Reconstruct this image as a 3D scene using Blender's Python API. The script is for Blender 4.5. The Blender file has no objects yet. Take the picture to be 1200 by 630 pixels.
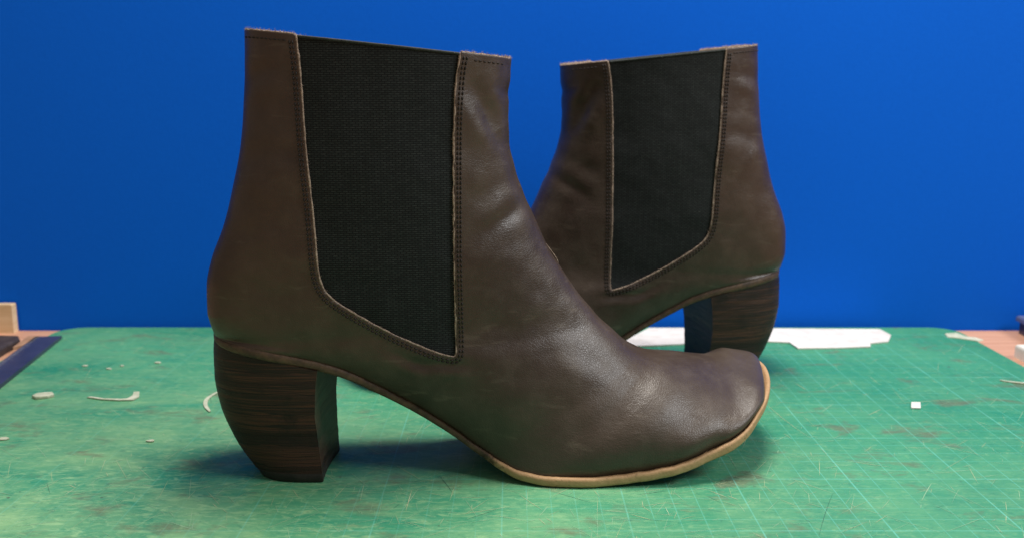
import bpy, math, random
import numpy as np
from mathutils import Vector, noise as mnoise

random.seed(7)
rng = np.random.default_rng(7)
S = bpy.context.scene
COL = S.collection
CM = 0.01

# ------------------------------------------------------------------ camera
cam_d = bpy.data.cameras.new('camera')
cam = bpy.data.objects.new('camera', cam_d)
COL.objects.link(cam)
PITCH = math.atan(213 / 1135)
cam.location = (0, -0.428, 0.167)
cam.rotation_euler = (math.pi / 2 - PITCH, 0, 0)
cam_d.sensor_width = 36
cam_d.lens = 34.05
cam_d.clip_start = 0.01
cam_d.clip_end = 50
cam_d.dof.use_dof = True
cam_d.dof.focus_distance = 0.405
cam_d.dof.aperture_fstop = 13
S.camera = cam

# ------------------------------------------------------------------ light
W = bpy.data.worlds.new('World')
S.world = W
W.use_nodes = True
W.node_tree.nodes['Background'].inputs[0].default_value = (1.0, 0.93, 0.84, 1)
W.node_tree.nodes['Background'].inputs[1].default_value = 0.23


def area_light(name, loc, aim, sx, sy, power, col):
    d = bpy.data.lights.new(name, 'AREA')
    d.shape = 'RECTANGLE'
    d.size, d.size_y, d.energy, d.color = sx, sy, power, col
    o = bpy.data.objects.new(name, d)
    o.location = loc
    o.rotation_euler = (Vector(aim) - Vector(loc)).to_track_quat('-Z', 'Y').to_euler()
    COL.objects.link(o)
    return o


area_light('ceiling_lamp', (0.08, 0.11, 0.90), (0.0, 0.03, 0), 0.30, 0.20, 10.8, (1, 0.96, 0.90))
area_light('right_fill', (0.98, -0.34, 0.88), (0.02, 0.0, 0.08), 0.50, 0.40, 11.0, (0.95, 0.98, 1.0))  # soft fill added on the right for the near faces and satin highlights
S.view_settings.view_transform = 'Standard'
S.view_settings.look = 'None'
S.view_settings.exposure = 0.0
S.view_settings.gamma = 1


# ------------------------------------------------------------------ node helper
class NT:
    def __init__(self, name):
        self.m = bpy.data.materials.new(name)
        self.m.use_nodes = True
        self.t = self.m.node_tree
        self.b = self.t.nodes['Principled BSDF']

    def n(self, typ, **kw):
        nd = self.t.nodes.new(typ)
        for k, v in kw.items():
            if k.startswith('i_'):
                nd.inputs[k[2:].replace('_', ' ')].default_value = v
            else:
                setattr(nd, k, v)
        return nd

    def l(self, a, b):
        self.t.links.new(a, b)

    def coord(self, kind='Object', scale=(1, 1, 1), rot=(0, 0, 0), loc=(0, 0, 0)):
        tc = self.n('ShaderNodeTexCoord')
        mp = self.n('ShaderNodeMapping')
        mp.inputs['Scale'].default_value = scale
        mp.inputs['Rotation'].default_value = rot
        mp.inputs['Location'].default_value = loc
        self.l(tc.outputs[kind], mp.inputs['Vector'])
        return mp.outputs['Vector']

    def noise(self, vec, scale, detail=4, rough=0.55, dist=0.0):
        nd = self.n('ShaderNodeTexNoise')
        nd.inputs['Scale'].default_value = scale
        nd.inputs['Detail'].default_value = detail
        nd.inputs['Roughness'].default_value = rough
        nd.inputs['Distortion'].default_value = dist
        self.l(vec, nd.inputs['Vector'])
        return nd.outputs['Fac']

    def ramp(self, fac, stops, interp='LINEAR'):
        nd = self.n('ShaderNodeValToRGB')
        nd.color_ramp.interpolation = interp
        el = nd.color_ramp.elements
        while len(el) < len(stops):
            el.new(0.5)
        for e, (p, c) in zip(el, stops):
            e.position = p
            e.color = (c, c, c, 1) if not isinstance(c, tuple) else (*c, 1)
        self.l(fac, nd.inputs['Fac'])
        return nd.outputs['Color']

    def mix(self, fac, a, b, mode='MIX'):
        nd = self.n('ShaderNodeMix', data_type='RGBA', blend_type=mode)
        for sock, v in ((nd.inputs[0], fac), (nd.inputs[6], a), (nd.inputs[7], b)):
            if hasattr(v, 'is_linked'):
                self.l(v, sock)
            elif isinstance(v, tuple):
                sock.default_value = (*v, 1)
            else:
                sock.default_value = v
        return nd.outputs[2]

    def math(self, op, a, b=0.0, c=0.0):
        nd = self.n('ShaderNodeMath', operation=op)
        for i, v in enumerate((a, b, c)):
            if hasattr(v, 'is_linked'):
                self.l(v, nd.inputs[i])
            else:
                nd.inputs[i].default_value = v
        return nd.outputs[0]

    def bump(self, h, strength, dist, prev=None):
        nd = self.n('ShaderNodeBump')
        nd.inputs['Strength'].default_value = strength
        nd.inputs['Distance'].default_value = dist
        self.l(h, nd.inputs['Height'])
        if prev is not None:
            self.l(prev, nd.inputs['Normal'])
        return nd.outputs['Normal']

    def fin(self, col=None, rough=None, nrm=None, spec=None):
        for k, v in (('Base Color', col), ('Roughness', rough), ('Specular IOR Level', spec)):
            if v is None:
                continue
            if hasattr(v, 'is_linked'):
                self.l(v, self.b.inputs[k])
            elif isinstance(v, tuple):
                self.b.inputs[k].default_value = (*v, 1)
            else:
                self.b.inputs[k].default_value = v
        if nrm is not None:
            self.l(nrm, self.b.inputs['Normal'])
        return self.m


# ------------------------------------------------------------------ materials
def mat_leather():
    k = NT('brown_leather')
    v = k.coord()
    big = k.noise(v, 15, 5, 0.6)
    mid = k.noise(v, 90, 5, 0.65)
    c = k.mix(k.ramp(big, [(0.36, 0.0), (0.66, 1.0)]), (0.032, 0.0185, 0.0125), (0.058, 0.0395, 0.0275))
    c = k.mix(k.ramp(mid, [(0.45, 0.0), (0.75, 0.55)]), c, (0.078, 0.057, 0.042))
    # the dye took redder towards the back of the boot
    sx = k.n('ShaderNodeSeparateXYZ')
    k.l(v, sx.inputs[0])
    hue = k.mix(k.ramp(k.math('MULTIPLY_ADD', sx.outputs['X'], -5.0, 0.18), [(0.3, 0.0), (0.8, 1.0)]), (1.0, 1.0, 1.0), (1.10, 0.93, 0.84))
    c = k.mix(1.0, c, hue, 'MULTIPLY')
    # scuffs: thin pale streaks
    sv = k.coord(scale=(60, 60, 260), rot=(0.2, 0.5, 0.1))
    sc = k.noise(sv, 1.0, 3, 0.6, 0.4)
    c = k.mix(k.ramp(sc, [(0.61, 0.0), (0.72, 0.38)]), c, (0.115, 0.088, 0.064))
    vor = k.n('ShaderNodeTexVoronoi', feature='DISTANCE_TO_EDGE')
    vor.inputs['Scale'].default_value = 1050
    wv = k.n('ShaderNodeVectorMath', operation='MULTIPLY_ADD')
    wn = k.n('ShaderNodeTexNoise')
    wn.inputs['Scale'].default_value = 160
    k.l(v, wn.inputs['Vector'])
    k.l(wn.outputs['Color'], wv.inputs[0])
    wv.inputs[1].default_value = (0.004, 0.004, 0.004)
    k.l(v, wv.inputs[2])
    k.l(wv.outputs[0], vor.inputs['Vector'])
    grain = k.ramp(vor.outputs['Distance'], [(0.0, 0.0), (0.22, 1.0)])
    nb = k.bump(grain, 0.17, 0.0003)
    # wrinkles running down and forward
    w1 = k.coord(scale=(150, 150, 420), rot=(0, 0.75, 0))
    nw = k.noise(w1, 1.0, 5, 0.62, 0.7)
    w2 = k.coord(scale=(420, 150, 130), rot=(0, 0.25, 0))
    nw2 = k.noise(w2, 1.0, 4, 0.6, 0.5)
    area = k.ramp(k.noise(v, 30, 2), [(0.40, 0.12), (0.68, 1.0)])
    nb = k.bump(k.math('MULTIPLY', nw, area), 0.32, 0.0006, nb)
    nb = k.bump(k.math('MULTIPLY', nw2, area), 0.18, 0.0007, nb)
    nb = k.bump(k.noise(v, 60, 3), 0.13, 0.0018, nb)
    rd = k.n('ShaderNodeTexNoise', noise_type='RIDGED_MULTIFRACTAL')
    rd.inputs['Scale'].default_value = 1.0
    rd.inputs['Detail'].default_value = 5
    k.l(k.coord(scale=(130, 130, 360), rot=(0, 0.65, 0)), rd.inputs['Vector'])
    area2 = k.ramp(k.noise(v, 24, 3), [(0.48, 0.0), (0.66, 1.0)])
    nb = k.bump(k.math('MULTIPLY', rd.outputs['Fac'], area2), 0.20, 0.0005, nb)
    r = k.ramp(k.noise(v, 45, 5, 0.6), [(0.3, 0.31), (0.7, 0.46)])
    r = k.mix(0.15, r, k.ramp(vor.outputs['Distance'], [(0.0, 0.75), (0.2, 0.4)]))
    return k.fin(c, r, nb, 0.5)


def mat_simple(name, a, b, scale, rough=0.7, bump=0.3, dist=0.0005, stretch=(1, 1, 1), lo=0.35, hi=0.65, spec=0.4):
    k = NT(name)
    v = k.coord(scale=stretch)
    n = k.noise(v, scale, 5, 0.6)
    c = k.mix(k.ramp(n, [(lo, 0.0), (hi, 1.0)]), a, b)
    return k.fin(c, rough, k.bump(n, bump, dist), spec)


def mat_gore():
    k = NT('black_elastic')
    v = k.coord('UV')
    wob = k.n('ShaderNodeVectorMath', operation='MULTIPLY_ADD')
    wn = k.n('ShaderNodeTexNoise')
    wn.inputs['Scale'].default_value = 3.0
    k.l(v, wn.inputs['Vector'])
    k.l(wn.outputs['Color'], wob.inputs[0])
    wob.inputs[1].default_value = (0.03, 0.03, 0)
    k.l(v, wob.inputs[2])
    br = k.n('ShaderNodeTexBrick')
    k.l(wob.outputs[0], br.inputs['Vector'])
    br.inputs['Scale'].default_value = 1.0
    br.inputs['Brick Width'].default_value = 0.24
    br.inputs['Row Height'].default_value = 0.088
    br.inputs['Mortar Size'].default_value = 0.026
    br.inputs['Mortar Smooth'].default_value = 0.6
    br.inputs['Color1'].default_value = (0.026, 0.032, 0.031, 1)
    br.inputs['Color2'].default_value = (0.014, 0.018, 0.018, 1)
    br.inputs['Mortar'].default_value = (0.002, 0.0025, 0.003, 1)
    rib = k.n('ShaderNodeTexWave', bands_direction='X')
    rib.inputs['Scale'].default_value = 1.05
    rib.inputs['Distortion'].default_value = 0.6
    k.l(v, rib.inputs['Vector'])
    c = k.mix(k.math('MULTIPLY', rib.outputs['Fac'], 0.35), br.outputs['Color'], (0.006, 0.008, 0.008))
    spk = k.noise(v, 14, 2, 0.8)
    c = k.mix(k.ramp(spk, [(0.64, 0.0), (0.72, 0.45)]), c, (0.045, 0.046, 0.043))
    lint = k.noise(v, 3.2, 3, 0.85)
    c = k.mix(k.ramp(lint, [(0.70, 0.0), (0.74, 0.7)]), c, (0.09, 0.088, 0.08))
    nb = k.bump(br.outputs['Fac'], -0.8, 0.0005)
    m = k.fin(c, 0.85, nb, 0.25)
    k.b.inputs['Sheen Weight'].default_value = 0.02
    k.b.inputs['Sheen Roughness'].default_value = 0.5
    return m


def mat_sole():
    # natural tan welt at the forefoot, stained brown along shank and heel
    k = NT('sole_edge_leather')
    v = k.coord()
    sep = k.n('ShaderNodeSeparateXYZ')
    k.l(v, sep.inputs[0])
    edge = k.math('ADD', sep.outputs['X'], k.math('MULTIPLY', k.math('SUBTRACT', k.noise(v, 300, 4, 0.7), 0.5), 0.018))
    f = k.ramp(k.math('MULTIPLY_ADD', edge, 20.0, 0.60), [(0.36, 0.0), (0.47, 1.0)])
    tan = k.mix(k.noise(v, 260, 5, 0.7), (0.30, 0.165, 0.075), (0.54, 0.34, 0.175))
    tan = k.mix(k.ramp(k.noise(v, 420, 4, 0.7), [(0.60, 0.0), (0.72, 0.75)]), tan, (0.13, 0.075, 0.04))
    brn = k.mix(k.ramp(k.noise(v, 220, 5, 0.7), [(0.3, 0.0), (0.75, 1.0)]), (0.030, 0.018, 0.012), (0.13, 0.075, 0.042))
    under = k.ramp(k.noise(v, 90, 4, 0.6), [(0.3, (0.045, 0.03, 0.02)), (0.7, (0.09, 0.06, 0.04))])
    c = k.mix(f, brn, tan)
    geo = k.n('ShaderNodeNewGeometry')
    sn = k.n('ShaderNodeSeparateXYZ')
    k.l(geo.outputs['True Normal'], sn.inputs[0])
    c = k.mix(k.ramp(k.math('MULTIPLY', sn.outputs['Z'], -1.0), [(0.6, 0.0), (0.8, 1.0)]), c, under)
    return k.fin(c, 0.6, k.bump(k.noise(v, 500, 4, 0.7), 0.5, 0.0006), 0.4)


def mat_heel():
    k = NT('stacked_leather')
    v = k.coord('UV', scale=(0.035, 2.2, 1))
    n1 = k.noise(v, 1.5, 4, 0.65, 0.22)
    v2 = k.coord('UV', scale=(0.35, 24, 1))
    n2 = k.noise(v2, 1.0, 5, 0.7, 0.3)
    c = k.ramp(n1, [(0.34, (0.010, 0.007, 0.006)), (0.44, (0.036, 0.018, 0.012)), (0.49, (0.012, 0.010, 0.010)),
                    (0.54, (0.075, 0.036, 0.022)), (0.60, (0.016, 0.012, 0.010)), (0.68, (0.052, 0.028, 0.017))])
    c = k.mix(k.ramp(n2, [(0.58, 0.0), (0.76, 0.45)]), c, (0.10, 0.052, 0.032))
    c = k.mix(k.ramp(n2, [(0.28, 0.7), (0.40, 0.0)]), c, (0.006, 0.005, 0.004))
    sp = k.n('ShaderNodeSeparateXYZ')
    k.l(k.coord('UV'), sp.inputs[0])
    wv = k.noise(k.coord('UV', scale=(0.5, 1.2, 1)), 1.0, 3, 0.6)
    lay = k.math('ADD', k.math('MULTIPLY', sp.outputs['Y'], 2.7), k.math('MULTIPLY', wv, 0.9))
    wn = k.n('ShaderNodeTexWhiteNoise', noise_dimensions='1D')
    k.l(k.math('FLOOR', lay), wn.inputs['W'])
    c = k.mix(k.ramp(wn.outputs['Value'], [(0.0, 0.75), (0.55, 0.0)]), c, (0.010, 0.007, 0.006))
    c = k.mix(k.ramp(wn.outputs['Value'], [(0.60, 0.0), (1.0, 0.5)]), c, (0.070, 0.034, 0.022))
    fr = k.math('PINGPONG', lay, 0.5)
    c = k.mix(k.ramp(fr, [(0.0, 0.8), (0.07, 0.0)]), c, (0.005, 0.004, 0.004))
    o = k.coord()
    c = k.mix(k.ramp(k.noise(o, 55, 4, 0.7), [(0.30, 0.85), (0.46, 0.0)]), c, (0.009, 0.007, 0.006))
    c = k.mix(k.ramp(k.noise(o, 70, 4, 0.7), [(0.55, 0.0), (0.8, 0.55)]), c, (0.042, 0.016, 0.010))
    c = k.mix(1.0, c, (0.95, 0.76, 0.70), 'MULTIPLY')
    nb = k.bump(n2, 0.6, 0.0006)
    nb = k.bump(k.noise(o, 350, 4), 0.3, 0.0004, nb)
    return k.fin(c, 0.5, nb, 0.3)


def mat_mat():
    k = NT('green_cutting_mat')
    v = k.coord()
    n = k.noise(v, 9, 6, 0.6, 0.3)
    c = k.mix(k.ramp(n, [(0.32, 0.0), (0.68, 1.0)]), (0.014, 0.195, 0.106), (0.050, 0.27, 0.142))
    # worn, paler and yellower where most cutting happened
    vw = k.coord(scale=(1, 1.9, 1), rot=(0, 0, 0.12))
    wear = k.noise(vw, 13, 6, 0.68, 0.8)
    sep = k.n('ShaderNodeSeparateXYZ')
    k.l(v, sep.inputs[0])
    left = k.ramp(k.math('MULTIPLY_ADD', sep.outputs['X'], 1.6, 0.5), [(0.25, 1.0), (0.78, 0.25)])
    front = k.ramp(k.math('MULTIPLY_ADD', sep.outputs['Y'], 2.2, 0.5), [(0.18, 1.0), (0.85, 0.3)])
    zone = k.math('MULTIPLY', left, front)
    c = k.mix(k.math('MULTIPLY', k.ramp(wear, [(0.36, 0.0), (0.66, 1.0)]), k.math('MULTIPLY', zone, 1.1)), c, (0.215, 0.40, 0.185))
    # fibrous streaks of the cut surface
    vs = k.coord(scale=(120, 330, 1), rot=(0, 0, 0.3))
    st = k.noise(vs, 1.0, 4, 0.65, 1.2)
    c = k.mix(k.math('MULTIPLY', k.ramp(st, [(0.50, 0.0), (0.68, 0.9)]), zone), c, (0.26, 0.45, 0.225))
    vs2 = k.coord(scale=(130, 330, 1), rot=(0, 0, -0.6))
    st2 = k.noise(vs2, 1.0, 4, 0.65, 1.0)
    c = k.mix(k.math('MULTIPLY', k.ramp(st2, [(0.58, 0.0), (0.76, 0.6)]), 0.8), c, (0.02, 0.13, 0.095))
    # brown glue and dye smudges
    vb = k.coord(scale=(1, 1.7, 1), loc=(0.37, 0.11, 0))
    sm = k.noise(vb, 27, 5, 0.66, 0.4)
    c = k.mix(k.ramp(sm, [(0.565, 0.0), (0.68, 0.62)]), c, (0.125, 0.105, 0.062))
    # printed grid: every centimetre faint, every fifth stronger, worn away on the left

    def lines(axis, off, period, width):
        a = k.math('ADD', sep.outputs[axis], off)
        a = k.math('PINGPONG', a, period / 2)
        return k.math('LESS_THAN', a, width / 2)
    ox, oy = 0.054, 0.0315
    bold = k.math('MAXIMUM', lines('X', ox, 0.05, 0.00075), lines('Y', oy, 0.05, 0.00075))
    fine = k.math('MAXIMUM', lines('X', ox, 0.01, 0.00042), lines('Y', oy, 0.01, 0.00042))
    keepn = k.noise(v, 20, 4, 0.7)
    right = k.ramp(k.math('MULTIPLY_ADD', sep.outputs['X'], 1.6, 0.5), [(0.25, 0.32), (0.70, 0.95)])
    keep = k.math('MULTIPLY', k.ramp(keepn, [(0.34, 0.15), (0.60, 1.0)]), right)
    inside = k.math('MULTIPLY', k.math('LESS_THAN', k.math('ABSOLUTE', sep.outputs['X']), 0.2965),
                    k.math('LESS_THAN', k.math('ABSOLUTE', k.math('SUBTRACT', sep.outputs['Y'], 0.0)), 0.2195))
    keep = k.math('MULTIPLY', keep, inside)
    c = k.mix(k.math('MULTIPLY', k.math('MULTIPLY', bold, keep), 0.34), c, (0.16, 0.53, 0.43))
    c = k.mix(k.math('MULTIPLY', k.math('MULTIPLY', fine, keep), 0.50), c, (0.13, 0.48, 0.38))
    gr = k.noise(v, 240, 5, 0.75)
    c = k.mix(k.ramp(gr, [(0.56, 0.0), (0.72, 0.45)]), c, (0.23, 0.42, 0.21))
    c = k.mix(k.ramp(gr, [(0.28, 0.5), (0.42, 0.0)]), c, (0.012, 0.10, 0.07))
    sp = k.noise(v, 190, 2, 0.5)
    c = k.mix(k.ramp(sp, [(0.74, 0.0), (0.78, 0.7)]), c, (0.06, 0.05, 0.035))
    r = k.ramp(k.noise(v, 60, 5), [(0.3, 0.42), (0.7, 0.62)])
    nb = k.bump(st, 0.35, 0.0004)
    nb = k.bump(k.noise(v, 700, 3), 0.2, 0.0003, nb)
    return k.fin(c, r, nb, 0.4)


def mat_backdrop():
    k = NT('blue_cloth')
    v = k.coord()
    n = k.noise(v, 2.2, 3, 0.5)
    c = k.mix(k.ramp(n, [(0.3, 0.0), (0.7, 1.0)]), (0.0008, 0.108, 0.61), (0.0008, 0.116, 0.66))
    th = k.coord(scale=(260, 1, 900))
    t1 = k.noise(th, 1.0, 3, 0.6)
    th2 = k.coord(scale=(900, 1, 260))
    t2 = k.noise(th2, 1.0, 3, 0.6)
    w = k.math('ADD', t1, t2)
    c = k.mix(k.ramp(k.math('MULTIPLY', w, 0.5), [(0.38, 0.0), (0.62, 0.10)]), c, (0.0, 0.05, 0.33))
    return k.fin(c, 0.9, k.bump(w, 0.12, 0.0005), 0.12)


M = dict(
    leather=mat_leather(),
    gore=mat_gore(),
    sole=mat_sole(),
    heel=mat_heel(),
    mat=mat_mat(),
    backdrop=mat_backdrop(),
    raw=mat_simple('raw_leather_edge', (0.15, 0.10, 0.075), (0.40, 0.31, 0.24), 900, 0.9, 0.6),
    dark_edge=mat_simple('dark_cut_edge', (0.05, 0.035, 0.028), (0.16, 0.12, 0.10), 700, 0.85, 0.5),
    thread=mat_simple('brown_thread', (0.006, 0.004, 0.0035), (0.022, 0.014, 0.011), 1500, 0.7, 0.4),
    lining=mat_simple('lining_leather', (0.20, 0.14, 0.10), (0.30, 0.22, 0.16), 120, 0.85),
    hem=mat_simple('elastic_hem', (0.012, 0.015, 0.015), (0.035, 0.042, 0.040), 900, 0.85, 0.4),
    rubber=mat_simple('black_heel_tip', (0.010, 0.008, 0.007), (0.024, 0.018, 0.015), 300, 0.6),
    scratch=mat_simple('pale_cut_marks', (0.20, 0.40, 0.24), (0.36, 0.50, 0.32), 60, 0.7),
    scratch_y=mat_simple('yellowish_cut_marks', (0.32, 0.42, 0.22), (0.48, 0.49, 0.31), 60, 0.7),
    scratch_d=mat_simple('dark_cut_marks', (0.02, 0.09, 0.065), (0.04, 0.13, 0.09), 60, 0.7),
    table=mat_simple('table_wood', (0.50, 0.25, 0.15), (0.62, 0.34, 0.21), 14, 0.5, 0.2, 0.0005, (1, 14, 1)),
    paper=mat_simple('white_paper', (0.58, 0.54, 0.50), (0.70, 0.66, 0.62), 90, 0.85, 0.2),
    leather_scrap=mat_simple('pale_leather_scrap', (0.36, 0.40, 0.28), (0.56, 0.56, 0.44), 200, 0.8),
    wood=mat_simple('pale_wood', (0.62, 0.43, 0.24), (0.74, 0.55, 0.34), 30, 0.6, 0.2, 0.0004, (1, 1, 8)),
    black=mat_simple('black_leather_scrap', (0.025, 0.018, 0.018), (0.06, 0.045, 0.042), 120, 0.55),
    tan=mat_simple('tan_leather_scrap', (0.30, 0.16, 0.09), (0.42, 0.24, 0.14), 100, 0.6),
    ruler=mat_simple('dark_blue_plastic', (0.026, 0.028, 0.060), (0.04, 0.043, 0.085), 40, 0.35),
    tick=mat_simple('ruler_marks', (0.26, 0.27, 0.34), (0.34, 0.35, 0.42), 200, 0.5),
    greyblue=mat_simple('grey_blue_plastic', (0.085, 0.10, 0.20), (0.12, 0.14, 0.25), 40, 0.4),
    white=mat_simple('white_rubber', (0.72, 0.66, 0.56), (0.80, 0.75, 0.66), 80, 0.6),
)


# ------------------------------------------------------------------ object helpers
def link(name, verts, faces, mats, parent=None, smooth=True, fmat=None, uv=None):
    me = bpy.data.meshes.new(name)
    me.from_pydata([tuple(map(float, v)) for v in verts], [], [tuple(map(int, f)) for f in faces])
    for m in (mats if isinstance(mats, (list, tuple)) else [mats]):
        me.materials.append(m)
    if fmat is not None:
        me.polygons.foreach_set('material_index', np.asarray(fmat, dtype=np.int32))
    if smooth:
        me.polygons.foreach_set('use_smooth', np.ones(len(me.polygons), dtype=bool))
    if uv is not None:
        lay = me.uv_layers.new(name='UVMap')
        idx = np.empty(len(me.loops), dtype=np.int32)
        me.loops.foreach_get('vertex_index', idx)
        lay.data.foreach_set('uv', np.asarray(uv, dtype=np.float32)[idx].ravel())
    me.update()
    o = bpy.data.objects.new(name, me)
    COL.objects.link(o)
    if parent:
        o.parent = parent
    return o


def tag(o, label, cat, group=None):
    o['label'], o['category'] = label, cat
    if group:
        o['group'] = group
    return o


def empty(name, loc, rz=0):
    o = bpy.data.objects.new(name, None)
    o.empty_display_size = 0.02
    o.location = loc
    o.rotation_euler = (0, 0, rz)
    COL.objects.link(o)
    return o


def slab(outline, z0, z1, bevel=0.0):
    """closed prism over an outline [(x, y)], counter-clockwise, with a small bevelled top rim"""
    P = np.asarray(outline, float)
    n = len(P)
    rings = [(P, z0)]
    if bevel > 0:
        c = P.mean(0)
        d = c - P
        d /= np.maximum(np.linalg.norm(d, axis=1, keepdims=True), 1e-9)
        rings += [(P, z1 - bevel), (P + d * bevel * 0.4, z1 - bevel * 0.3), (P + d * bevel, z1)]
    else:
        rings += [(P, z1)]
    V, F = [], []
    for p, z in rings:
        V += [(x, y, z) for x, y in p]
    for r in range(len(rings) - 1):
        for i in range(n):
            j = (i + 1) % n
            F.append((r * n + i, r * n + j, (r + 1) * n + j, (r + 1) * n + i))
    F.append(tuple(range(n - 1, -1, -1)))
    F.append(tuple(range((len(rings) - 1) * n, len(rings) * n)))
    return V, F


def tube(path, rad, nseg=6, closed=False):
    path = [Vector(p) for p in path]
    n = len(path)
    V, F = [], []
    rads = rad if hasattr(rad, '__len__') else [rad] * n
    for i, p in enumerate(path):
        a = path[max(i - 1, 0)]
        b = path[min(i + 1, n - 1)]
        t = (b - a)
        t = t.normalized() if t.length > 1e-9 else Vector((1, 0, 0))
        ref = Vector((0, 1, 0)) if abs(t.y) < 0.9 else Vector((0, 0, 1))
        u = t.cross(ref).normalized()
        w = t.cross(u)
        for q in range(nseg):
            an = 2 * math.pi * q / nseg
            V.append(p + (u * math.cos(an) + w * math.sin(an)) * rads[i])
    for i in range(n - 1):
        for q in range(nseg):
            r = (q + 1) % nseg
            F.append((i * nseg + q, i * nseg + r, (i + 1) * nseg + r, (i + 1) * nseg + q))
    F.append(tuple(range(nseg - 1, -1, -1)))
    F.append(tuple(range((n - 1) * nseg, n * nseg)))
    return V, F


def smoothstep(a, b, x):
    t = np.clip((x - a) / (b - a), 0, 1)
    return t * t * (3 - 2 * t)


def pchip(xk, yk, x):
    """monotone cubic interpolation"""
    xk = np.asarray(xk, float)
    yk = np.asarray(yk, float)
    h = np.diff(xk)
    d = np.diff(yk) / h
    m = np.zeros(len(xk))
    m[0], m[-1] = d[0], d[-1]
    for i in range(1, len(xk) - 1):
        if d[i - 1] * d[i] > 0:
            w1, w2 = 2 * h[i] + h[i - 1], h[i] + 2 * h[i - 1]
            m[i] = (w1 + w2) / (w1 / d[i - 1] + w2 / d[i])
    x = np.asarray(x, float)
    i = np.clip(np.searchsorted(xk, x) - 1, 0, len(xk) - 2)
    t = (x - xk[i]) / h[i]
    t = np.clip(t, 0, 1)
    return ((1 + 2 * t) * (1 - t) ** 2 * yk[i] + t * (1 - t) ** 2 * h[i] * m[i]
            + t * t * (3 - 2 * t) * yk[i + 1] + t * t * (t - 1) * h[i] * m[i + 1])


# ------------------------------------------------------------------ boot shape (centimetres, toe along +x)
ZX = [-13.4, -11, -8.5, -7.5, -6, -4.2, -2.8, -1.7, -.7, .2, 1.5, 3, 4.8, 7, 8.5, 9.7, 11, 12, 12.6, 14]
ZZ = [5.92, 5.5, 4.95, 4.62, 3.85, 2.8, 1.85, 1.02, .42, .1, 0, 0, .12, .5, .95, 1.42, 2.25, 2.68, 2.9, 3.3]
TX = [-13.4, -8, -4, -1, 2, 8, 12.5]
TT = [.40, .40, .36, .38, .41, .43, .50]
# planform: outer edge (camera side, negative y) and inner edge
HB, HR = -13.15, 3.4
PX = [-9.8, -8.4, -6.5, -4.5, -2.8, -1.7, -.8, .1, 1.5, 3, 5, 7, 9.2, 10.2]
PO = [-3.02, -3.0, -2.85, -2.72, -2.72, -2.85, -3.3, -3.8, -4.28, -4.45, -4.42, -4.45, -4.05, -3.62]
PI_ = [2.45, 2.4, 2.15, 1.95, 2.1, 2.45, 2.95, 3.5, 4.1, 4.45, 4.7, 4.95, 5.0, 4.85]
TIP = 12.15


def zsole(x):
    return pchip(ZX, ZZ, x)


def thick(x):
    return np.interp(x, TX, TT)


def edges(x):
    """outer and inner y of the sole at x (before the toe is skewed)"""
    x = np.asarray(x, float)
    o, i = pchip(PX, PO, x), pchip(PX, PI_, x)
    k = np.clip((PX[0] - x) / (PX[0] - HB), 0, 1)
    rb = (1 - k ** 2.35) ** (1 / 2.35)
    c = -0.285
    o = np.where(x < PX[0], c + (PO[0] - c) * rb, o)
    i = np.where(x < PX[0], c + (PI_[0] - c) * rb, i)
    k = np.clip((x - 9.2) / (TIP - 9.2), 0, 1)
    rt = (1 - k ** 2.5) ** (1 / 2.15)
    ct = 0.62
    bl = smoothstep(8.6, 10.0, x)
    o = o * (1 - bl) + bl * (ct + (-4.02 - ct) * rt)
    i = i * (1 - bl) + bl * (ct + (4.95 - ct) * rt)
    return o, i


def skew(P):
    """the toe end runs slantwise: big-toe side longest"""
    x, y, z = P[..., 0], P[..., 1], P[..., 2]
    sh = 0.25 * smoothstep(3.0, 10.5, x)
    x2 = x + sh * y
    z2 = z + (zsole(x2) - zsole(x))
    return np.stack([x2, y, z2], -1)


# stations: parameter, back/bottom profile point B, front/top profile point F, max half width,
# lateral centre, section exponent, section skew
ST = [
    # v     Bx      Bz     Fx     Fz    wm    yc    k    q
    (0.00, -11.11, 18.95, -0.05, 17.82, 3.05, -.35, .80, 1.00),
    (0.07, -11.15, 17.48, -0.15, 17.00, 3.05, -.35, .80, 1.00),
    (0.14, -11.25, 16.05, -0.25, 15.70, 3.10, -.35, .80, 1.00),
    (0.21, -11.46, 14.30, -0.20, 14.40, 3.15, -.32, .80, 1.00),
    (0.27, -11.85, 12.60, 0.12, 13.10, 3.20, -.30, .80, 1.02),
    (0.33, -12.34, 10.92, 0.70, 11.55, 3.20, -.28, .80, 1.04),
    (0.38, -12.88, 9.55, 1.40, 10.08, 3.20, -.28, .80, 1.06),
    (0.42, -13.14, 8.45, 1.95, 9.10, 3.16, -.28, .80, 1.08),
    (0.46, -13.18, 7.20, 2.42, 8.40, 3.10, -.28, .80, 1.10),
    (0.49, -12.98, 6.42, 2.80, 7.82, 3.03, -.28, .80, 1.12),
]
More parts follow.
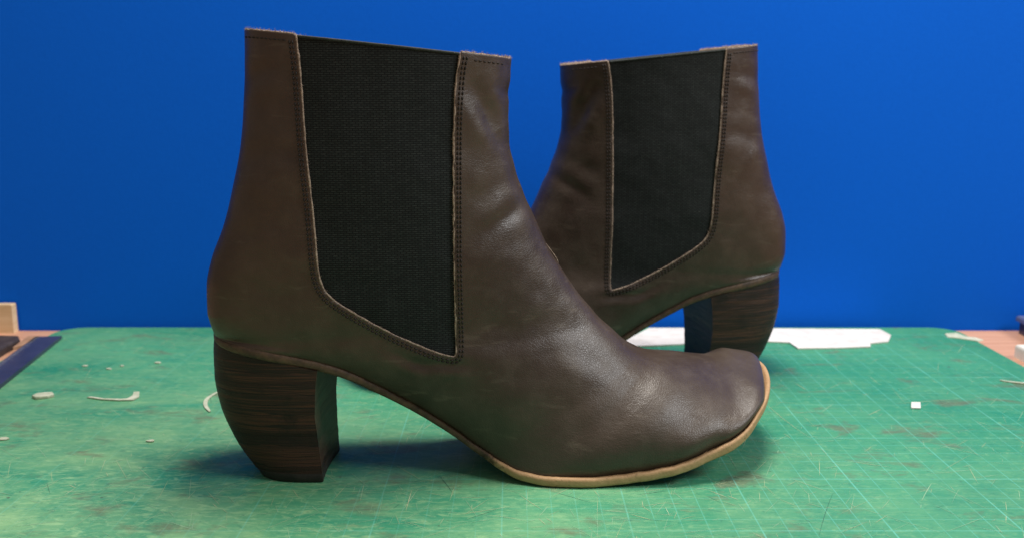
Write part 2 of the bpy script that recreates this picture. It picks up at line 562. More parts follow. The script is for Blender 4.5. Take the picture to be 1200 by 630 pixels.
# after the heel corner B runs along the feather line
SB = [  # v, Bx, Fx, Fz, half width, k, q
    (0.50, -13.00, 2.95, 7.62, 3.01, .80, 1.12),
    (0.52, -12.30, 3.15, 7.36, 2.97, .80, 1.13),
    (0.55, -10.60, 3.45, 6.98, 2.93, .81, 1.14),
    (0.59, -8.40, 3.90, 6.42, 2.90, .83, 1.16),
    (0.64, -5.60, 4.55, 5.82, 2.92, .86, 1.19),
    (0.69, -2.90, 5.30, 5.20, 3.10, .88, 1.20),
    (0.74, -0.30, 6.20, 4.72, 3.62, .88, 1.18),
    (0.79, 2.40, 7.30, 4.45, 4.20, .85, 1.12),
    (0.84, 5.20, 8.50, 4.14, 4.52, .92, 1.06),
    (0.89, 7.80, 9.62, 3.80, 4.50, 1.00, 1.02),
    (0.93, 9.50, 10.42, 3.70, 4.22, 1.00, 1.00),
    (0.96, 10.50, 10.98, 3.66, 3.82, 1.00, 1.00),
    (0.98, 11.10, 11.46, 3.62, 3.50, .98, 1.00),
    (0.993, 11.40, 11.74, 3.50, 3.06, .95, 1.00),
    (1.00, 11.58, 11.84, 3.20, 2.40, .90, 1.00),
]


def build_profile():
    rows = []
    for v, bx, bz, fx, fz, wm, yc, k, q in ST:
        rows.append((v, bx, bz, fx, fz, 0.0, wm, yc, k, q))
    for v, bx, fx, fz, wm, k, q in SB:
        o, i = edges(bx)
        rows.append((v, bx, zsole(bx) + thick(bx), fx, fz, 0, wm, (o + i) / 2, k, q))
    return np.array(rows)


PR = build_profile()
_va = np.concatenate([np.linspace(0, .49, 150)[:-1], np.linspace(.49, .56, 46)[:-1], np.linspace(.56, .92, 130)[:-1],
                      np.linspace(.92, .985, 46)[:-1], np.linspace(.985, 1.0, 26)])


def eval_surface(nu=150):
    v = _va
    col = [pchip(PR[:, 0], PR[:, c], v) for c in range(1, 10)]
    bx, bz, fx, fz, ws, wm, yc, k, q = col
    # on the feather line take the outline itself, so that the heel seat is truly round
    on = v >= 0.4999
    o, i = edges(bx)
    inset = np.interp(bx, [-13, -8, -2, 2, 9, 12], [.06, .10, .16, .32, .34, .38])
    ws = np.where(on, np.maximum((i - o) / 2 - inset, 0.0), 0.0) * smoothstep(.4985, .507, v)
    ex = np.interp(v, [0, .84, .89, .93, .96, .98, .993, 1], [.18, .18, .16, .13, .10, .07, .03, .01])
    b2 = smoothstep(.78, .85, v)
    wm = np.maximum(wm * (1 - b2) + (ws + ex) * b2, ws * 1.005 + 1e-4)
    kb = np.interp(v, [0, .3, .45, .55, .60, .66, .72, .80, .88, .95, 1], [.55, .48, .43, .43, .50, .60, .70, .72, .68, .66, .64])
    bz = np.where(on, zsole(bx) + thick(bx) - 0.03, bz)
    yc = np.where(on, (o + i) / 2, yc)
    uu = np.linspace(0, 2, 2 * nu + 1)
    side = np.where(uu <= 1, -1.0, 1.0)
    w = np.where(uu <= 1, uu, 2 - uu)
    r0 = np.clip((ws / wm), 0, 0.9999) ** (1 / kb)
    a0 = np.arcsin(r0)
    a = a0[:, None] + (math.pi - a0[:, None]) * w[None, :]
    ca0 = np.cos(a0)[:, None]
    sf = ((1 - np.cos(a)) / 2) ** q[:, None]
    sf0 = ((1 - ca0) / 2) ** q[:, None]
    s = np.clip((sf - sf0) / (1 - sf0), 0, 1)
    kk = kb[:, None] + (k - kb)[:, None] * smoothstep(0.05, 0.75, s)
    sn = np.abs(np.sin(a)) ** kk
    sn[:, nu] = 0
    y = yc[:, None] + side[None, :] * wm[:, None] * sn
    x = bx[:, None] + (fx - bx)[:, None] * s
    z = bz[:, None] + (fz - bz)[:, None] * s
    P = np.stack([x, y, z], -1)
    P = skew(P)
    # ease the change from closed shaft rings to open foot rings over the heel
    m = smoothstep(.46, .488, v) * (1 - smoothstep(.535, .585, v))
    ue = np.minimum(uu, 2 - uu)
    m = (m[:, None] * smoothstep(0.015, 0.10, ue)[None, :])[..., None]
    for _ in range(160):
        A = P.copy()
        A[1:-1] = P[1:-1] * .5 + (P[:-2] + P[2:]) * .25
        P = P * (1 - m) + A * m
    # the inner side of the top line stands slightly higher
    P[..., 2] += 0.11 * smoothstep(-1.5, 2.0, P[..., 1]) * (1 - smoothstep(0.0, 0.16, v))[:, None]
    return P


GORE = [(-8.80, 21.5), (-8.80, 19.4), (-8.75, 18.69), (-8.63, 17.43), (-8.57, 15.76), (-8.5, 14.06), (-8.36, 12.33), (-8.25, 10.57),
        (-8.2, 9.21), (-8.01, 8.49), (-7.61, 8.05), (-6.64, 7.37), (-5.24, 6.54), (-3.82, 5.88), (-2.98, 5.58), (-2.66, 5.52), (-2.58, 5.60),
        (-2.56, 5.97), (-2.58, 6.86), (-2.62, 9.79), (-2.6, 12.28), (-2.57, 15.06), (-2.44, 17.11), (-2.23, 18.11), (-2.08, 19.11), (-2.0, 21.5)]


def resample(P, step, closed=False):
    P = np.asarray(P, float)
    if closed:
        P = np.vstack([P, P[:1]])
    d = np.concatenate([[0], np.cumsum(np.linalg.norm(np.diff(P, axis=0), axis=1))])
    n = max(int(d[-1] / step), 2)
    t = np.linspace(0, d[-1], n + 1)
    return np.stack([np.interp(t, d, P[:, c]) for c in range(P.shape[1])], -1)


def chaikin(P, it=2):
    P = np.asarray(P, float)
    for _ in range(it):
        Q = [P[0]]
        for a, b in zip(P[:-1], P[1:]):
            Q += [a * .75 + b * .25, a * .25 + b * .75]
        Q.append(P[-1])
        P = np.array(Q)
    return P


GC = chaikin(GORE, 2)


def sdist(px, pz):
    """signed distance to the gore outline: negative inside"""
    A = GC
    B = np.roll(GC, -1, axis=0)
    q = np.stack([px, pz], -1)
    dmin = np.full(px.shape, 1e9)
    inside = np.zeros(px.shape, bool)
    for a, b in zip(A, B):
        ab = b - a
        t = np.clip(((q - a) @ ab) / max(ab @ ab, 1e-12), 0, 1)
        d = np.linalg.norm(q - (a + t[..., None] * ab), axis=-1)
        dmin = np.minimum(dmin, d)
        c = ((a[1] > pz) != (b[1] > pz))
        if abs(b[1] - a[1]) > 1e-12:
            inside ^= c & (px < (b[0] - a[0]) * (pz - a[1]) / (b[1] - a[1]) + a[0])
    return np.where(inside, -dmin, dmin)


def normals(P):
    du = np.gradient(P, axis=1)
    dv = np.gradient(P, axis=0)
    N = np.cross(dv, du)
    N /= np.maximum(np.linalg.norm(N, axis=-1, keepdims=True), 1e-9)
    # outward: near side points to -y
    nu = P.shape[1] // 2
    if N[100, nu // 2, 1] > 0:
        N = -N
    return N


def crease(P, a, b, width, depth):
    """distance-based groove along a segment in side view, fading at its ends"""
    a, b = np.array(a, float), np.array(b, float)
    q = P[..., [0, 2]]
    ab = b - a
    t = ((q - a) @ ab) / (ab @ ab)
    tc = np.clip(t, 0, 1)
    d = np.linalg.norm(q - (a + tc[..., None] * ab), axis=-1)
    fade = np.sin(np.pi * np.clip(tc, 0.02, 0.98)) ** 0.6
    sgn = np.exp(-(d / width) ** 2) - 0.45 * np.exp(-((d - 2.0 * width) / (1.1 * width)) ** 2)
    return -depth * sgn * fade


def dress(P):
    """folds, hollows and hand-worked unevenness of the leather"""
    N = normals(P)
    D = np.zeros(P.shape[:2])
    for a, b, w, d in [((-1.9, 17.0), (-0.6, 14.9), .42, .17), ((-1.3, 15.6), (-0.4, 14.0), .30, .09),
                       ((-0.9, 16.9), (-0.1, 16.2), .30, .08), ((-1.5, 10.6), (0.6, 11.9), .30, .065),
                       ((-1.9, 11.9), (-0.2, 12.9), .35, .035), ((-4.6, 5.3), (-1.9, 5.15), .22, .07),
                       ((-5.4, 5.8), (-3.6, 4.95), .22, .05), ((-11.2, 16.9), (-9.5, 17.5), .35, .06),
                       ((-11.4, 13.4), (-9.2, 14.4), .45, .05), ((2.2, 5.9), (4.6, 4.6), .5, .05)]:
        D += crease(P, a, b, w, d)
    flat = P.reshape(-1, 3)
    nz = np.array([mnoise.noise(Vector(p) * 0.42) * 0.07 + mnoise.noise(Vector(p) * 1.1 + Vector((9, 3, 1))) * 0.030 for p in flat])
    nz = nz.reshape(D.shape)
    fade = np.ones(D.shape)
    fade *= smoothstep(0.0, 0.18, np.abs(np.linspace(0, 2, P.shape[1]) - 0))[None, :]
    fade *= smoothstep(0.0, 0.18, np.abs(np.linspace(0, 2, P.shape[1]) - 2))[None, :]
    fade *= (1 - smoothstep(.93, .995, _va))[:, None]
    nz = nz * (1 - 0.6 * smoothstep(.62, .80, _va))[:, None]
    return P + N * ((D + nz) * fade)[..., None], N


BASE = eval_surface()
BASE, NRM = dress(BASE)
NRM = normals(BASE)
NU = BASE.shape[1] // 2


def to_m(P, mirror):
    P = np.array(P, float)
    if mirror:
        P = P * np.array([1, -1, 1])
    return P * CM


def surf_lookup(near):
    """returns function (x,z)->(point, normal) on one side of the upper, by nearest grid vertex + blending"""
    sl = slice(8, NU - 6) if near else slice(NU + 7, 2 * NU - 7)
    P = BASE[:, sl].reshape(-1, 3)
    N = NRM[:, sl].reshape(-1, 3)

    def f(x, z):
        d = (P[:, 0] - x) ** 2 + (P[:, 2] - z) ** 2
        i = np.argpartition(d, 5)[:5]
        w = 1 / (d[i] + 1e-4)
        w /= w.sum()
        p = (P[i] * w[:, None]).sum(0)
        n = (N[i] * w[:, None]).sum(0)
        return np.array([x, p[1], z]), n / np.linalg.norm(n)
    return f


def clip_grid(P, sd):
    """split the grid along sd = 0, keep sd > 0 (leather); returns verts, faces"""
    nv, nu = sd.shape
    V = [tuple(p) for p in P.reshape(-1, 3)]
    F = []
    cache = {}
    flat = sd.ravel()
    pts = P.reshape(-1, 3)

    def cut(a, b):
        key = (a, b) if a < b else (b, a)
        if key not in cache:
            t = flat[a] / (flat[a] - flat[b])
            V.append(tuple(pts[a] + (pts[b] - pts[a]) * t))
            cache[key] = len(V) - 1
        return cache[key]
    for i in range(nv - 1):
        for j in range(nu - 1):
            q = (i * nu + j, (i + 1) * nu + j, (i + 1) * nu + j + 1, i * nu + j + 1)
            pos = [flat[x] > 0 for x in q]
            if all(pos):
                F.append(q)
            elif any(pos):
                out = []
                for n in range(4):
                    a, b = q[n], q[(n + 1) % 4]
                    if flat[a] > 0:
                        out.append(a)
                    if (flat[a] > 0) != (flat[b] > 0):
                        out.append(cut(a, b))
                if len(out) >= 3:
                    F.append(tuple(out))
    return V, F


def compact(V, F):
    used = sorted({i for f in F for i in f})
    mp = {u: n for n, u in enumerate(used)}
    return [V[u] for u in used], [tuple(mp[i] for i in f) for f in F]


def build_boot(name, loc, rz, mirror, seed):
    r = random.Random(seed)
    root = empty(name, loc, rz)
    flip = (lambda F: [tuple(reversed(f)) for f in F]) if mirror else (lambda F: F)
    # --- leather upper with two openings for the elastic
    nv, nu = BASE.shape[:2]
    sd = sdist(BASE[..., 0], BASE[..., 2])
    V, F = clip_grid(BASE, sd)
    V, F = compact(V, F)
    upper = link('upper', to_m(V, mirror), flip(F), [M['leather'], M['lining'], M['raw']], root)
    wd = upper.modifiers.new('weld', 'WELD')
    wd.merge_threshold = 0.00004
    so = upper.modifiers.new('thickness', 'SOLIDIFY')
    so.thickness = 0.0017
    so.offset = -1
    so.material_offset = 1
    so.material_offset_rim = 2
    # --- elastic gores, set a little below the leather
    for near in (True, False):
        js = range(0, NU) if near else range(NU, nu - 1)
        keep = []
        for i in range(nv - 1):
            for j in js:
                q = (i * nu + j, (i + 1) * nu + j, (i + 1) * nu + j + 1, i * nu + j + 1)
                if max(sd.ravel()[list(q)]) < 0.45:
                    keep.append(q)
        lift = 0.10
        G = BASE - NRM * lift
        G[..., 2] -= 0.07 * np.exp(-np.clip(BASE[0][None, :, 2] - BASE[..., 2], 0, 9) / 1.2)
        gz = [tuple(p) for p in G.reshape(-1, 3)]
        Vg, Fg = compact(gz, keep)
        uv = [(p[0], p[2]) for p in Vg]
        go = link('elastic_gore', to_m(Vg, mirror), flip(Fg), M['gore'], root, uv=uv)
        sg = go.modifiers.new('thickness', 'SOLIDIFY')
        sg.thickness = 0.0012
        sg.offset = -1
        hem = [G[0, j] + NRM[0, j] * 0.02 for j in js if sd[0, j] < 0.0]
        Vh, Fh = tube([Vector(q) for q in to_m(hem, mirror)], 0.00055, 6)
        link('hem', Vh, Fh, M['hem'], go)
        # raw cut edge of the leather round the gore
        look = surf_lookup(near)
        ring = resample(GC, 0.06)
        path, rad = [], []
        for x, z in ring:
            zt = np.interp(x, [-11.23, -0.05], [18.95, 17.82]) + 0.0
            if z > zt:
                continue
            p, n = look(x, z)
            jit = mnoise.noise(Vector((x * 3, z * 3, seed))) * 0.022
            path.append(p - n * (0.035 - jit * 0.6) + np.array([jit, 0, jit]) * 0.7)
            rad.append((0.042 + 0.022 * mnoise.noise(Vector((x * 2.1, z * 2.1, seed + 4)))) * CM)
        Vt, Ft = tube([Vector(q) for q in to_m(path, mirror)], rad, 7)
        # loose fibres standing off the cut edge
        for _ in range(420):
            q = path[r.randrange(len(path))]
            a = Vector(q)
            dr = Vector((r.uniform(-1, 1), (-1 if near else 1) * r.uniform(0, .8), r.uniform(-1, 1))).normalized()
            L = r.uniform(.05, .14)
            m_ = a + dr * L * .6
            e = m_ + (dr + Vector((r.uniform(-1, 1), 0, r.uniform(-1, 1)))).normalized() * L * .5
            pp = [Vector(t) for t in to_m([a, m_, e], mirror)]
            v2, f2 = tube(pp, [0.00007, 0.00006, 0.00002], 3)
            n0 = len(Vt)
            Vt += v2
            Ft += [tuple(i + n0 for i in f) for f in f2]
        link('raw_edge', [tuple(v) for v in Vt], Ft, M['raw'], upper)
        # double row of stitches outside the edge
        Vs, Fs = [], []

        def stitch(p, n, t, L, rr):
            t = t - n * (t @ n)
            t /= np.linalg.norm(t)
            pp = [p - t * L * .5 - n * .02, p - t * L * .25 + n * .022, p + t * L * .25 + n * .022, p + t * L * .5 - n * .02]
            v2, f2 = tube([Vector(q) for q in to_m(pp, mirror)], [rr * .7 * CM, rr * CM, rr * CM, rr * .7 * CM], 5)
            n0 = len(Vs)
            Vs.extend(tuple(v) for v in v2)
            Fs.extend(tuple(i + n0 for i in f) for f in f2)
        G2 = resample(GC, 0.02)
        tang = np.gradient(G2, axis=0)
        tang /= np.linalg.norm(tang, axis=1, keepdims=True)
        outn = np.stack([tang[:, 1], -tang[:, 0]], -1)
        probe = G2 + outn * 0.3
        if np.mean(sdist(probe[:, 0], probe[:, 1])) < 0:
            outn = -outn
        for off in (0.15, 0.28):
            row = G2 + outn * off
            ok = sdist(row[:, 0], row[:, 1]) > off - 0.03
            row = resample(row[ok], 0.20)
            for a, b in zip(row[:-1], row[1:]):
                mpt = (a + b) / 2
                zt = np.interp(mpt[0], [-11.23, -0.05], [18.95, 17.82])
                if mpt[1] > zt - 0.18:
                    continue
                p, n = look(*mpt)
                d2 = b - a
                stitch(p, n, np.array([d2[0], 0, d2[1]]), 0.13, 0.040)
        # one row under the top line
        xs = np.arange(-10.9, -0.5, 0.185)
        for x in xs:
            if -9.2 < x < -1.75:
                continue
            z = np.interp(x, [-11.23, -0.05], [18.95, 17.82]) - 0.27
            p, n = look(x, z)
            stitch(p, n, np.array([1, 0, -0.1]), 0.14, 0.03)
        link('stitching', Vs, Fs, M['thread'], upper)
    # raw top edge, a little fuzzy
    rim, rad = [], []
    for j in range(1, nu - 1):
        for q in (0, 1):
            p = BASE[0, j] * (1 - q * .5) + BASE[0, j + 1 if j + 1 < nu else j] * q * .5 - NRM[0, j] * 0.085
            jit = 0.025 * mnoise.noise(Vector((p[0] * 6, p[1] * 6, seed)))
            rim.append(p + np.array([0, 0, 0.0 + jit]))
            rad.append((0.046 + 0.016 * mnoise.noise(Vector((p[0] * 9, p[1] * 9, 3)))) * CM)
    runs, cur = [], []
    for p, w_ in zip(rim, rad):
        if sdist(np.array([p[0]]), np.array([p[2] - .2]))[0] > 0.02:
            cur.append((p, w_))
        elif cur:
            runs.append(cur)
            cur = []
    runs.append(cur)
    Vt, Ft = [], []
    for run in runs:
        if len(run) < 3:
            continue
        v2, f2 = tube([Vector(q) for q in to_m([p for p, _ in run], mirror)], [w_ for _, w_ in run], 6)
        n0 = len(Vt)
        Vt += v2
        Ft += [tuple(i + n0 for i in f) for f in f2]
        for _ in range(len(run) * 3):
            a = Vector(run[r.randrange(len(run))][0])
            dr = Vector((r.uniform(-1, 1), r.uniform(-1, 1), r.uniform(0.1, 1.3))).normalized()
            L = r.uniform(.05, .16)
            pp = [Vector(t) for t in to_m([a, a + dr * L * .6, a + dr * L + Vector((r.uniform(-.04, .04), 0, r.uniform(-.04, .03)))], mirror)]
            v2, f2 = tube(pp, [0.00008, 0.00006, 0.00002], 3)
            n0 = len(Vt)
            Vt += v2
            Ft += [tuple(i + n0 for i in f) for f in f2]
    link('raw_edge', [tuple(v) for v in Vt], Ft, M['raw'], upper)
    # --- sole: closed plate following the outline, with rounded edge
    xs = np.concatenate([HB + (1 - np.cos(np.linspace(0, math.pi / 2, 40))) * 3.35, np.linspace(HB + 3.35, 9.0, 120)[1:-1],
                         9.0 + np.sin(np.linspace(0, math.pi / 2, 50)) * (TIP - 9.0)])
    o, i = edges(xs)
    out = np.concatenate([np.stack([xs, o], -1), np.stack([xs, i], -1)[::-1][1:-1]])
    # edge loops: (inset, height fraction of thickness)
    prof = [(0.9, 0.0), (0.10, 0.0), (0.03, 0.10), (0.0, 0.30), (0.0, 0.70), (0.025, 0.90), (0.09, 1.0), (0.22, 1.0), (0.24, 0.90), (0.9, 0.9)]
    n = len(out)
    t = np.roll(out, -1, 0) - np.roll(out, 1, 0)
    t /= np.maximum(np.linalg.norm(t, axis=1, keepdims=True), 1e-9)
    inn = np.stack([-t[:, 1], t[:, 0]], -1)
    SV = []
    for ins, hf in prof:
        ii = ins
        q = out + inn * ii
        if ins >= 0.9:
            q = out * np.array([1, .70]) + inn * np.array([0.6, 0.0])
        wob = np.array([mnoise.noise(Vector((p[0] * 1.6, p[1] * 1.6, seed + 2))) * 0.03 + mnoise.noise(Vector((p[0] * 6, p[1] * 6, seed + 5))) * 0.012 for p in out])
        z = zsole(q[:, 0]) + thick(q[:, 0]) * hf + (wob if 0 < hf else 0) * (0.8 if hf > .8 else 0.3)
        qq = q + inn * wob[:, None] * 0.6
        SV.append(skew(np.stack([qq[:, 0], qq[:, 1], z], -1)))
    SV = np.concatenate(SV)
    SF = []
    for k in range(len(prof) - 1):
        for a in range(n):
            b = (a + 1) % n
            SF.append((k * n + a, k * n + b, (k + 1) * n + b, (k + 1) * n + a))
    for base, rev in ((0, True), ((len(prof) - 1) * n, False)):
        h2 = n // 2
        for a in range(1, h2):
            q = (base + a, base + (a + 1), base + (n - a - 1) % n, base + (n - a) % n)
            SF.append(tuple(reversed(q)) if rev else q)
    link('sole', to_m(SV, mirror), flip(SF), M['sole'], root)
    # --- stacked heel: D-shaped layers, rounded back, flat breast
    hz = np.linspace(0.0, 1.0, 60)
    na = 48
    HV, HU = [], []
    LIFT = 0.075

    def outline(hh):
        """outline at height fraction hh; points go from breast outer corner round the back to breast inner corner"""
        zb = 5.5 * hh
        xb = pchip([0, .35, .9, 1.7, 2.9, 4.0, 5.0, 5.9], [-11.15, -11.5, -11.95, -12.45, -12.95, -13.15, -13.17, -13.08], zb)
        xf = np.interp(zb, [0, 1.5, 3.2, 4.6, 5.5], [-8.12, -8.25, -8.38, -8.30, -8.2])
        wo = np.interp(zb, [0, 2, 4, 5.5], [1.78, 2.05, 2.45, 2.68])
        yc = np.interp(zb, [0, 5.5], [-1.2, -.36])
        pts = []
        nb = 12
        for m in range(na + 1):
            a = math.pi * (m / na)
            # superellipse half: from (xf,-wo) back to (xb,0) to (xf,+wo)
            cx = math.copysign(abs(math.cos(a)) ** (2 / 2.6), math.cos(a))
            sx = abs(math.sin(a)) ** (2 / 2.4)
            pts.append((xf + (xb - xf) * sx, yc - wo * cx))
        # breast: slightly hollow, skewed line between the two corners
        for m in range(1, nb):
            tt = m / nb
            hol = 0.10 * math.sin(math.pi * tt)
            y = yc + wo - 2 * wo * tt
            pts.append((xf - hol, y))
        return np.array(pts)
    ring_n = na + 12
    for hh in hz:
        pts = outline(hh)
        # the breast is square to the eye, so turn it back against the boot's axis
        turn = 0.09 * (pts[:, 1] + 0.6)
        x = pts[:, 0] + turn * smoothstep(-12.4, -8.6, pts[:, 0])
        ztop = zsole(np.clip(x, -13.3, -7.9)) + 0.03
        z = ztop * hh
        rough = np.array([0.006 * mnoise.noise(Vector((p[0] * .8, p[1] * .8, hh * 38 + seed))) for p in pts])
        cx, cy = -10.6, -.7
        HV.append(np.stack([x + (x - cx) * rough, pts[:, 1] + (pts[:, 1] - cy) * rough, z], -1))
        per = np.concatenate([[0], np.cumsum(np.linalg.norm(np.diff(pts, axis=0), axis=1))])
        bow = 0.25 * np.sin(np.linspace(0, math.pi, ring_n)) * (1 - hh)
        HU += [(p, z_ * 0.8 + b_ * 0.3) for p, z_, b_ in zip(per, z, bow)]

    def loft(rings, uv=None, mat=None, nm='heel', par=None):
        n_ = ring_n
        V_ = np.concatenate(rings)
        F_ = []
        for k_ in range(len(rings) - 1):
            for a in range(n_):
                b = (a + 1) % n_
                F_.append((k_ * n_ + a, k_ * n_ + b, (k_ + 1) * n_ + b, (k_ + 1) * n_ + a))
        F_.append(tuple(range(n_ - 1, -1, -1)))
        F_.append(tuple(range((len(rings) - 1) * n_, len(rings) * n_)))
        F_ = [tuple(reversed(f)) for f in F_]
        ob = link(nm, to_m(V_, mirror), flip(F_), mat, par, uv=uv)
        me = ob.data
        ob.modifiers.new('split', 'EDGE_SPLIT').split_angle = math.radians(38)
        return ob
    first = int(LIFT * 60)
    heel = loft(HV[first:], HU[first * ring_n:], M['heel'], 'heel', root)
    lr = []
    for sc, z in ((0.985, 0.0), (1.0, 0.03), (1.004, 0.18), (1.004, 0.36), (0.995, 0.40)):
        src = HV[min(first, int(z / 5.5 * 60) + 1)].copy()
        cx, cy = src[:, 0].mean(), src[:, 1].mean()
        src[:, 0] = cx + (src[:, 0] - cx) * sc
        src[:, 1] = cy + (src[:, 1] - cy) * sc
        src[:, 2] = z
        lr.append(src)
    loft(lr, None, M['rubber'], 'top_lift', heel)
    return root


boot_a = build_boot('ankle_boot', (0, 0, 0.0003), math.radians(4.0), False, 1)
tag(boot_a, 'brown leather ankle boot standing in front, with tan welt round its square toe', 'boot', 'pair of heeled ankle boots')
boot_b = build_boot('ankle_boot', (0.0262, 0.131, 0.0003), math.radians(180 + 5.5), True, 2)
tag(boot_b, 'brown leather ankle boot standing behind, its toe hidden by the boot in front', 'boot', 'pair of heeled ankle boots')

# ------------------------------------------------------------------ setting
WALL_Y = 0.243


def box(name, x0, x1, y0, y1, z0, z1, mat):
    V, F = slab([(x0, y0), (x1, y0), (x1, y1), (x0, y1)], z0, z1)
    return link(name, V, F, mat, smooth=False)


bd = box('backdrop', -0.75, 0.75, WALL_Y, WALL_Y + 0.02, -0.30, 0.36, M['backdrop'])
bd['kind'] = 'structure'
bd['label'] = 'plain blue cloth-covered board behind the boots'
tb = box('worktable', -1.2, 1.2, -1.0, WALL_Y - 0.0015, -0.035, -0.0031, M['table'])
tag(tb, 'worktable with a pinkish wooden top, showing beside the green mat', 'table')

# cutting mat with rounded corners; cut marks lie in its own mesh
MX0, MX1, MY0, MY1, RC = -0.318, 0.312, -0.225, 0.239, 0.018
ol = []
for cx, cy, a0 in ((MX1 - RC, MY0 + RC, -90), (MX1 - RC, MY1 - RC, 0), (MX0 + RC, MY1 - RC, 90), (MX0 + RC, MY0 + RC, 180)):
    for q in range(9):
        a = math.radians(a0 + q * 11.25)
        ol.append((cx + RC * math.cos(a), cy + RC * math.sin(a)))
V, F = slab(ol, -0.003, 0.0, 0.0006)
fm = [0] * len(F)
V = list(V)
F = list(F)
for sidx in range(4200):
    x, y = rng.uniform(-0.31, 0.30), rng.uniform(-0.14, 0.22)
    dens = 0.25 + 0.9 * math.exp(-((x + 0.02) / 0.2) ** 2 - ((y + 0.05) / 0.10) ** 2)
    if rng.random() > dens:
        continue
    main = rng.choice([0.5, 1.1, 2.4, 2.0, 0.05, 1.57], p=[.24, .18, .16, .14, .18, .10])
    an = main + rng.normal(0, 0.35)
    L = min(rng.exponential(0.009) + 0.003, 0.07)
    bend = rng.normal(0, 0.10) / 0.05
    w = rng.uniform(0.00004, 0.00010) * (1.7 if rng.random() < .05 else 1)
    n0 = len(V)
    K = 5
    px, py, pa = x, y, an
    for q in range(K):
        tw = w * (1 - abs(2 * q / (K - 1) - 1) ** 2 * 0.8)
        V += [(px - math.sin(pa) * tw, py + math.cos(pa) * tw, 0.00012), (px + math.sin(pa) * tw, py - math.cos(pa) * tw, 0.00012)]
        px += math.cos(pa) * L / (K - 1)
        py += math.sin(pa) * L / (K - 1)
        pa += bend * L / (K - 1)
    if not (MX0 + .01 < px < MX1 - .01 and py < MY1 - .01):
        V = V[:n0]
        continue
    mi = rng.choice([1, 2, 3], p=[.66, .31, .03])
    for q in range(K - 1):
        a = n0 + 2 * q
        F.append((a, a + 1, a + 3, a + 2))
        fm.append(int(mi))
cm_ = link('cutting_mat', V, F, [M['mat'], M['scratch'], M['scratch_y'], M['scratch_d']], smooth=False, fmat=fm)
tag(cm_, 'scratched green cutting mat with a worn grid under both boots', 'mat')


# ------------------------------------------------------------------ small things lying about
def lying(name, pts, z0, h, mat, label, cat, bevel=0.0, group=None):
    pts = np.asarray(pts, float)
    area = 0.5 * np.sum(pts[:, 0] * np.roll(pts[:, 1], -1) - np.roll(pts[:, 0], -1) * pts[:, 1])
    if area < 0:
        pts = pts[::-1]
    c = pts.mean(0)
    V, F = slab(pts - c, 0, h, bevel)
    o = link(name, V, F, mat, smooth=False)
    o.location = (c[0], c[1], z0)
    return tag(o, label, cat, group)


def ribbon(path, w, mode=1.0):
    path = chaikin(path, 2)
    t = np.gradient(path, axis=0)
    t /= np.linalg.norm(t, axis=1, keepdims=True)
    nrm = np.stack([-t[:, 1], t[:, 0]], -1)
    k = np.linspace(0, 1, len(path))
    ww = w * (0.35 + 0.65 * np.sin(np.pi * np.clip(k, .04, .96)) ** mode)
    return np.concatenate([path + nrm * ww[:, None], (path - nrm * ww[:, None])[::-1]])


PAPER = [(0.066, 0.184), (0.0961, 0.2335), (0.1201, 0.2335), (0.185, 0.2325), (0.2575, 0.2300), (0.2590, 0.214), (0.2506, 0.1969), (0.2371, 0.1926), (0.234, 0.184),
         (0.21, 0.181), (0.1854, 0.1798), (0.1841, 0.1947), (0.1733, 0.1969), (0.154, 0.1991), (0.124, 0.1975), (0.1125, 0.1904), (0.0894, 0.1861)]
lying('paper_offcut', PAPER, 0.0002, 0.0009, M['paper'], 'long white paper offcut with ragged edge lying along the far edge of the mat', 'paper', 0.0003)
lying('leather_offcut', [(0.2981, 0.2196), (0.3068, 0.222), (0.309, 0.212), (0.315, 0.2081), (0.3165, 0.202), (0.3113, 0.1991), (0.3079, 0.203), (0.3010, 0.2081), (0.2959, 0.2100)],
      0.0002, 0.0005, M['leather_scrap'], 'small pale offcut at the far right corner of the mat', 'scrap', 0.0005)
lying('leather_sliver', ribbon([(0.2825, 0.1111), (0.2873, 0.1078), (0.296, 0.1045), (0.304, 0.103)], 0.0009), 0.0002, 0.0006, M['leather_scrap'],
      'thin pale strip on the mat at the right edge, in front of the white block', 'scrap')
lying('paper_square', [(0.2149, 0.0712), (0.2197, 0.0708), (0.2158, 0.0611), (0.2109, 0.0615)], 0.0002, 0.0006, M['paper'],
      'tiny white square on the bare grid right of the boots', 'paper')
lying('leather_chip', [(-0.2626, 0.0797), (-0.262, 0.0835), (-0.2585, 0.0857), (-0.2539, 0.0857), (-0.2515, 0.0822), (-0.2535, 0.079), (-0.2591, 0.0768)], 0.0002, 0.0016,
      M['leather_scrap'], 'pale oval chip near the dark blue ruler', 'scrap', 0.0005)
HOOK = [(-0.2325, 0.0797), (-0.2222, 0.0757), (-0.2124, 0.0743), (-0.2055, 0.0750), (-0.2042, 0.0805), (-0.2075, 0.0895), (-0.2105, 0.0890),
        (-0.2085, 0.0825), (-0.2095, 0.0775), (-0.2130, 0.0765), (-0.2222, 0.0776), (-0.2310, 0.0808)]
lying('leather_sliver', HOOK, 0.0002, 0.0006, M['leather_scrap'], 'pale hook-shaped sliver on the left half of the mat', 'scrap')
lying('leather_sliver', ribbon([(-0.1640, 0.0890), (-0.1665, 0.0780), (-0.1640, 0.0667), (-0.1580, 0.0560)], 0.0011), 0.0002, 0.0005, M['leather_scrap'],
      'pale curved sliver lying just left of the front boot heel', 'scrap')


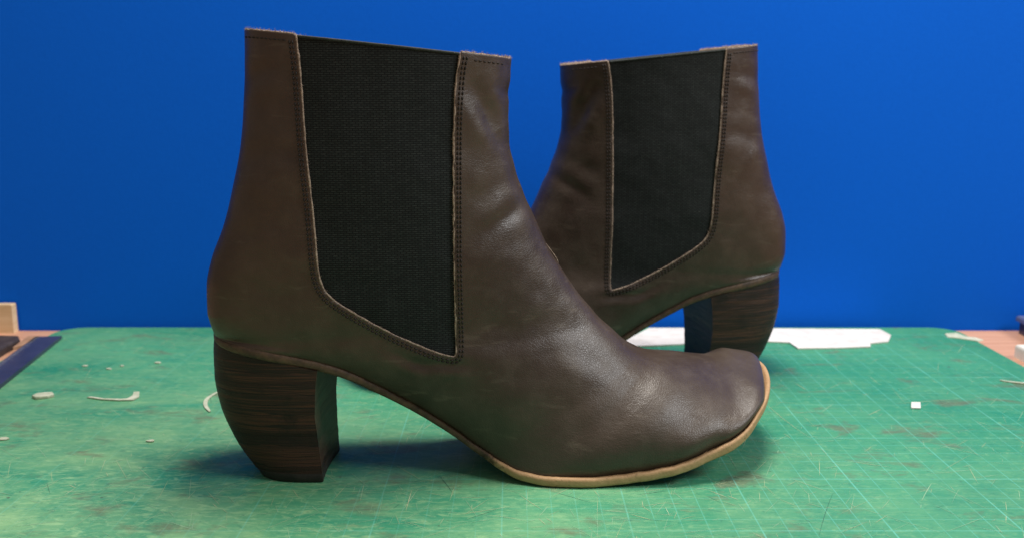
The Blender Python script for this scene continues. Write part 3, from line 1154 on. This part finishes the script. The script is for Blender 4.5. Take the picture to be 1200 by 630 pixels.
def crumb(x, y, r, label, seed):
    rr = random.Random(seed)
    r *= 0.8
    pts = [(x + r * rr.uniform(.6, 1.15) * math.cos(a) * 1.3, y + r * rr.uniform(.6, 1.15) * math.sin(a)) for a in np.linspace(0, 2 * math.pi, 9)[:-1]]
    return lying('leather_crumb', pts, 0.0002, 0.0005, M['leather_scrap'], label, 'scrap', 0.0, 'crumbs of pale leather on the mat')


crumb(-0.2600, 0.1410, 0.0020, 'pale crumb nearest the ruler tip among the specks on the left of the mat', 1)
crumb(-0.2432, 0.1350, 0.0017, 'pale crumb in the middle of the specks left of the front boot', 2)
crumb(-0.2375, 0.1412, 0.0014, 'smallest pale crumb among the specks left of the front boot', 3)
crumb(-0.2180, 0.1480, 0.0022, 'pale crumb farthest right of the specks left of the front boot', 4)
crumb(-0.1735, 0.0135, 0.0019, 'pale crumb on the worn green in front of the curved sliver', 5)
crumb(-0.2455, 0.0165, 0.0027, 'pale crumb at the left edge of the picture on worn green', 6)
crumb(0.1420, 0.1180, 0.0016, 'yellowish crumb on the mat between far boot heel and white square', 8)

# dark blue ruler lying slantwise over the left edge of the mat
RU = empty('ruler', (-0.3060, 0.1600, 0.0002), math.radians(98.0))
tag(RU, 'dark blue plastic ruler lying slantwise along the left edge of the mat', 'ruler')
ang = math.radians(98.0)
V, F = slab([(-0.255, -0.0085), (0.046, -0.0085), (0.046, 0.0085), (-0.255, 0.0085)], 0, 0.0022, 0.0006)
link('blade', V, F, M['ruler'], RU, smooth=False)
V, F = [], []
for q in range(296):
    x = -0.252 + q * 0.001
    L = 0.0050 if q % 10 == 0 else (0.0036 if q % 5 == 0 else 0.0022)
    n0 = len(V)
    V += [(x - .00012, 0.0076, .0023), (x + .00012, 0.0076, .0023), (x + .00012, 0.0076 - L, .0023), (x - .00012, 0.0076 - L, .0023)]
    F.append((n0, n0 + 3, n0 + 2, n0 + 1))
link('graduation', V, F, M['tick'], RU, smooth=False)

# things at the far left, on the table beside the mat
V, F = slab([(-0.028, -0.0032), (0.028, -0.0032), (0.028, 0.0032), (-0.028, 0.0032)], 0, 0.0205, 0.0009)
wb = link('wooden_batten', V, F, M['wood'], smooth=False)
wb.location = (-0.3790, 0.2378, -0.0031)
tag(wb, 'thin pale wooden batten standing on edge against the blue board', 'batten')
lying('leather_offcut', [(-0.372, 0.205), (-0.356, 0.2095), (-0.334, 0.2080), (-0.3285, 0.1990), (-0.3290, 0.1830), (-0.3275, 0.1660), (-0.345, 0.158), (-0.375, 0.165)], -0.003, 0.0052,
      M['black'], 'black leather offcut in front of the wooden batten', 'scrap', 0.0012)
lying('leather_offcut', [(-0.3265, 0.2060), (-0.3185, 0.2070), (-0.3155, 0.1900), (-0.3225, 0.1780)], 0.0002, 0.0022,
      M['tan'], 'tan leather offcut between black offcut and ruler', 'scrap', 0.0006)

# far right: white rubber block and a grey-blue plastic case beside the mat
V, F = slab([(-0.016, -0.011), (0.016, -0.013), (0.016, 0.011), (-0.016, 0.012)], 0, 0.0085, 0.0014)
er = link('rubber_block', V, F, M['white'], smooth=False)
er.location = (0.3385, 0.161, -0.0031)
tag(er, 'off-white rubber block on the table just right of the mat', 'block')
PC = empty('plastic_case', (0.3905, 0.196, -0.0031), math.radians(-4))
tag(PC, 'grey-blue plastic case on the table at the far right', 'case')
V, F = slab([(-0.036, -0.038), (0.05, -0.036), (0.05, 0.036), (-0.036, 0.036)], 0, 0.0085, 0.0012)
link('tray', V, F, M['ruler'], PC, smooth=False)
V, F = slab([(-0.038, -0.040), (0.052, -0.038), (0.052, 0.038), (-0.038, 0.038)], 0.0088, 0.0125, 0.0016)
link('lid', V, F, M['greyblue'], PC, smooth=False)

# pale thread end standing off the instep of the front boot
TH = [(1.42, -0.38, 9.92), (1.64, -0.40, 9.62), (1.86, -0.40, 9.32), (2.02, -0.38, 9.06), (2.04, -0.35, 8.90)]
V, F = tube([Vector(p) * CM for p in chaikin(TH, 2)], 0.0002, 6)
link('loose_thread', V, F, M['raw'], boot_a)
